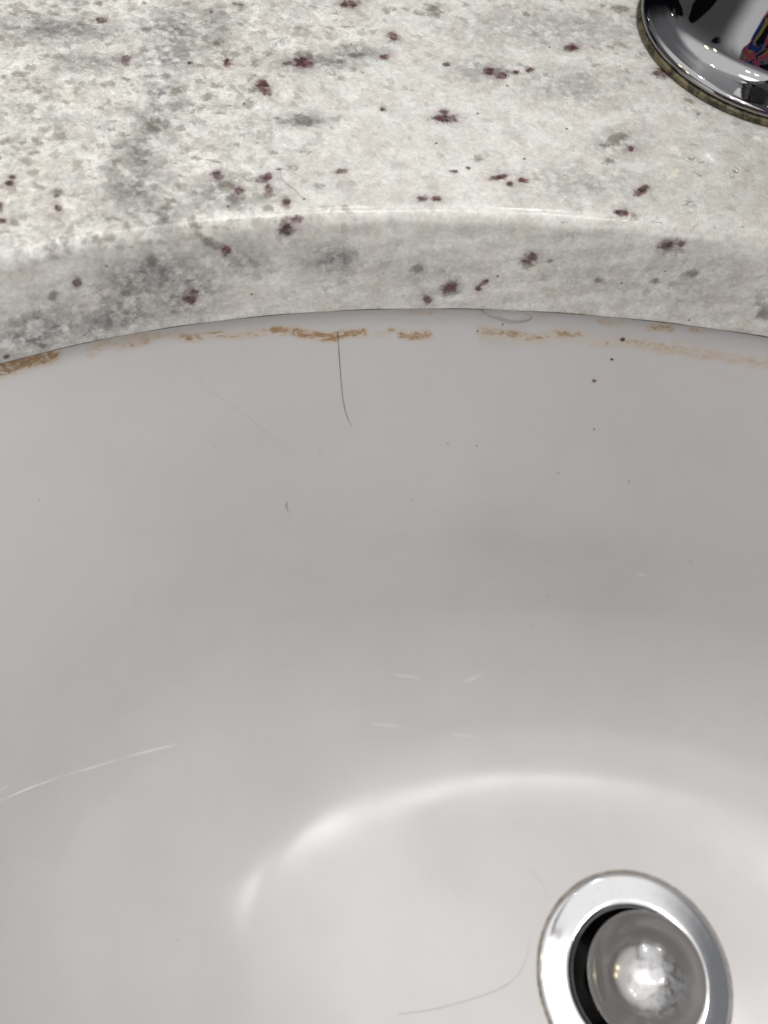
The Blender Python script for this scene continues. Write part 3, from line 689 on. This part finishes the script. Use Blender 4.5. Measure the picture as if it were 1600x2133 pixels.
t.put(b.inputs['Base Color'], t.mix(t.math('MULTIPLY', sc, t.ramp(t.noise(Pm, .7, 3, .6), .3, .7, .5, 1)), (.27, .262, .255), (.44, .44, .45)))
child('cap', lathe('cap', q.tolist(), (0, DY, -D), 128), CAPM, stop)
child('stem', lathe('stem', [(5.2, HB-3.8), (5.0, 2), (5.0, -20), (8, -24), (8, -30)], (0, DY, -D), 32), STEEL, stop)

# ------------------------------------------------------------------ faucet
FX, FY = -30.79, 220.35
fau = empty('chrome_faucet', (FX*MM, FY*MM, 0))
tag(fau, 'chrome faucet with round flared base and olive grime ring on the granite behind the sink', 'faucet')
GR = grime('olive_limescale', (.045, .042, .025), (.20, .17, .10), .35, .3)
child('base_gasket', lathe('base_gasket', [(33, .05), (36.4, .05), (36.75, .5), (36.6, 1.2), (36.0, 1.7), (34.5, 1.75)], (FX, FY, 0), 200), GR, fau)
bp_ = [(35.4, 1.7), (36.0, 2.1), (36.1, 2.8), (35.7, 3.5), (34.9, 3.9), (34.0, 4.05), (32, 4.4), (29.5, 5.0), (27.4, 6.6), (25.6, 9.4), (23.8, 13.5), (21.6, 20), (19.6, 30), (18.4, 48), (18.8, 80), (20.9, 96), (21.2, 100), (20.8, 101.5), (19.5, 102)]
pp = np.array(bp_); q = spline(np.c_[pp, np.zeros(len(pp))], 5)[:, :2]
child('faucet_body', lathe('faucet_body', q.tolist(), (FX, FY, 0), 200), CHROME, fau)
dv = np.array([0-FX, DY-FY]); dv /= np.linalg.norm(dv)
sp_pts = [(FX+dv[0]*u, FY+dv[1]*u, z) for u, z in ((8, 62), (30, 74), (70, 90), (110, 98), (145, 95), (162, 84), (166, 72))]
q = spline(sp_pts, 8)
child('spout', tube('spout', q, np.interp(np.arange(len(q)), [0, len(q)*.4, len(q)-1], [14.5, 12.5, 11]), 40), CHROME, fau)
child('aerator', tube('aerator', [(sp_pts[-1][0], sp_pts[-1][1], z) for z in (72.5, 71, 68)], [10.6, 11.4, 11.2], 32), STEEL, fau)
hp = [(FX+dv[0]*u, FY+dv[1]*u, z) for u, z in ((14, 112), (-5, 116), (-30, 124), (-62, 138))]
q = spline(hp, 6)
child('handle', join([lathe('handle', [(19.3, 102.2), (19.6, 104), (19.6, 112), (17, 118), (10, 121), (.1, 122)], (FX, FY, 0), 96), tube('h', q, np.linspace(8, 5.5, len(q)), 24, flat=.6)]), CHROME, fau)

# ------------------------------------------------------------------ water on the stone
def blob(name, c, r, h, ax=1.0, rot=0, n=28, m=7, seed=0, outline=None):
    ph = np.linspace(0, 2*math.pi, n, endpoint=False); rr = np.random.default_rng(seed)
    k = 1+.18*np.sin(2*ph+rr.random()*6)+.12*np.sin(3*ph+rr.random()*6)+.06*np.sin(5*ph+rr.random()*6)
    rows = []
    for j in range(m+1):
        u = j/m; rad = math.cos(u*math.pi/2*.985); zz = math.sin(u*math.pi/2)*h
        x = r*k*rad*np.cos(ph)*ax; y = r*k*rad*np.sin(ph)/ax
        rows.append(np.stack([c[0]+x*math.cos(rot)-y*math.sin(rot), c[1]+x*math.sin(rot)+y*math.cos(rot), c[2]+np.full_like(ph, zz+.03)], -1))
    return grid_mesh(name, np.array(rows), True, True)
for i, (c, lab) in enumerate(zip(DROPS, DROP_LABELS)):
    right = c[0] > -70
    r = (.45+.5*rng.random())*(1 if right else .7)
    o = link('water_drop', blob('w', (0, 0, 0), r, r*.34, 1.25 if right else 1.0, rng.random()*3, seed=i), BEAD); o.location = Vector(c)*MM
    tag(o, lab, 'water drop', 'water drops on the granite')
# the thin puddle in front of the faucet
def puddle(name, outline, h):
    q = spline(outline+[outline[0]], 8)[:-1]; c = q.mean(0); rows = []
    for j in range(13):
        u = j/12; k = 1-.0 if j == 0 else 1-(u**1.6)
        zz = h*(1-(1-min(u*3.2, 1))**2)+.03
        wob = .05*h*np.sin(q[:, 0]*.9+q[:, 1]*.7+u*9)*(u > .1)*(u < 1)
        k = max(1-u**1.0*.985, .015)
        rows.append(np.stack([c[0]+(q[:, 0]-c[0])*k, c[1]+(q[:, 1]-c[1])*k, zz+wob], -1))
    return grid_mesh(name, np.array(rows), True, 'top')
for name, ol, h, lab in PUDDLES:
    cx, cy = np.mean([p[0] for p in ol]), np.mean([p[1] for p in ol])
    me = puddle(name, [(p[0]-cx, p[1]-cy, 0) for p in ol], h)
    o = link('water_puddle', me, WATER); o.location = (cx*MM, cy*MM, 0); tag(o, lab, 'puddle')
# the bead hanging under the edge
me = blob('w', (0, 0, 0), 4.6, 2.6, 1.7, 0, 40, 9, 77)
o = link('hanging_water_bead', me, BEAD); o.location = Vector((-88.6, 136.6, -T-.2))*MM; o.rotation_euler = (math.pi-.5, 0, -.05)
tag(o, 'clear water bead hanging under the middle of the granite edge', 'water bead')

# ------------------------------------------------------------------ hairs and crumbs
HAIRM = newmat('dark_hair', Base_Color=(.07, .06, .055), Roughness=.4)
FAINT = newmat('fine_grey_hair', Base_Color=(.30, .28, .26), Roughness=.4)
def hair(key, rad, mat, lab, name='hair', flat=False):
    q = spline(HAIRS[key], 8)
    q = np.array([[p[0], p[1], .06] for p in q]) if flat else on_bowl(q, rad)
    c = q[0].copy(); m = len(q)
    o = link(name, tube(name, q-c, rad*np.interp(np.arange(m), [0, m*.2, m*.7, m-1], [.8, 1, .9, .3])*(.75+.5*rng.random(m)), 6), mat); o.location = Vector(c)*MM
    tag(o, lab, 'lint' if name == 'lint' else 'hair')
hair('dark', .072, HAIRM, 'short dark hair running down the sink wall from the brown stain')
hair('faint', .022, FAINT, 'long faint hair curving down the sink wall left of the dark one')
hair('drain', .06, FAINT, 'curved blurry hair lying on the sink floor left of the drain')
hair('curl', .04, FAINT, 'small faint hair touching the upper left of the drain ring')
hair('lint', .11, FAINT, 'tiny grey lint fibre on the middle of the sink wall', 'lint')
hair('counter', .045, FAINT, 'fine wavy hair on the granite beside the dark red specks', 'hair', True)
BROWN = newmat('brown_crumb', Base_Color=(.20, .125, .07), Roughness=.7); BLACK = newmat('dark_crumb', Base_Color=(.08, .05, .035), Roughness=.6)
CR_ = [(.5, 'largest dark brown crumb on the stained upper sink wall at right'), (.34, 'small dark crumb just below the largest one on the sink wall'), (.42, 'light brown crumb lowest of the three under the right stain')]
for i, c in enumerate(CRUMBS):
    r = CR_[i][0] if i < 3 else .2
    bm = bmesh.new(); bmesh.ops.create_icosphere(bm, subdivisions=2, radius=r*MM)
    for v in bm.verts:
        v.co *= 1+.5*(mnoise.noise(v.co*1800+Vector((i*7.7, 0, 0)))); v.co.z *= .6; v.co.x *= 1.3
    me = bpy.data.meshes.new('crumb'); bm.to_mesh(me); bm.free()
    q = on_bowl([c], r*.3)[0]
    o = link('crumb', me, BROWN if i in (2, 8) else BLACK if i < 2 else BROWN); o.location = Vector(q)*MM
    o.rotation_euler = Vector(nrm(c)).to_track_quat('Z', 'Y').to_euler()
    tag(o, CR_[i][1] if i < 3 else CRUMB_LABELS[i-3], 'crumb', None if i < 3 else 'pinhead specks of dirt on the sink wall')
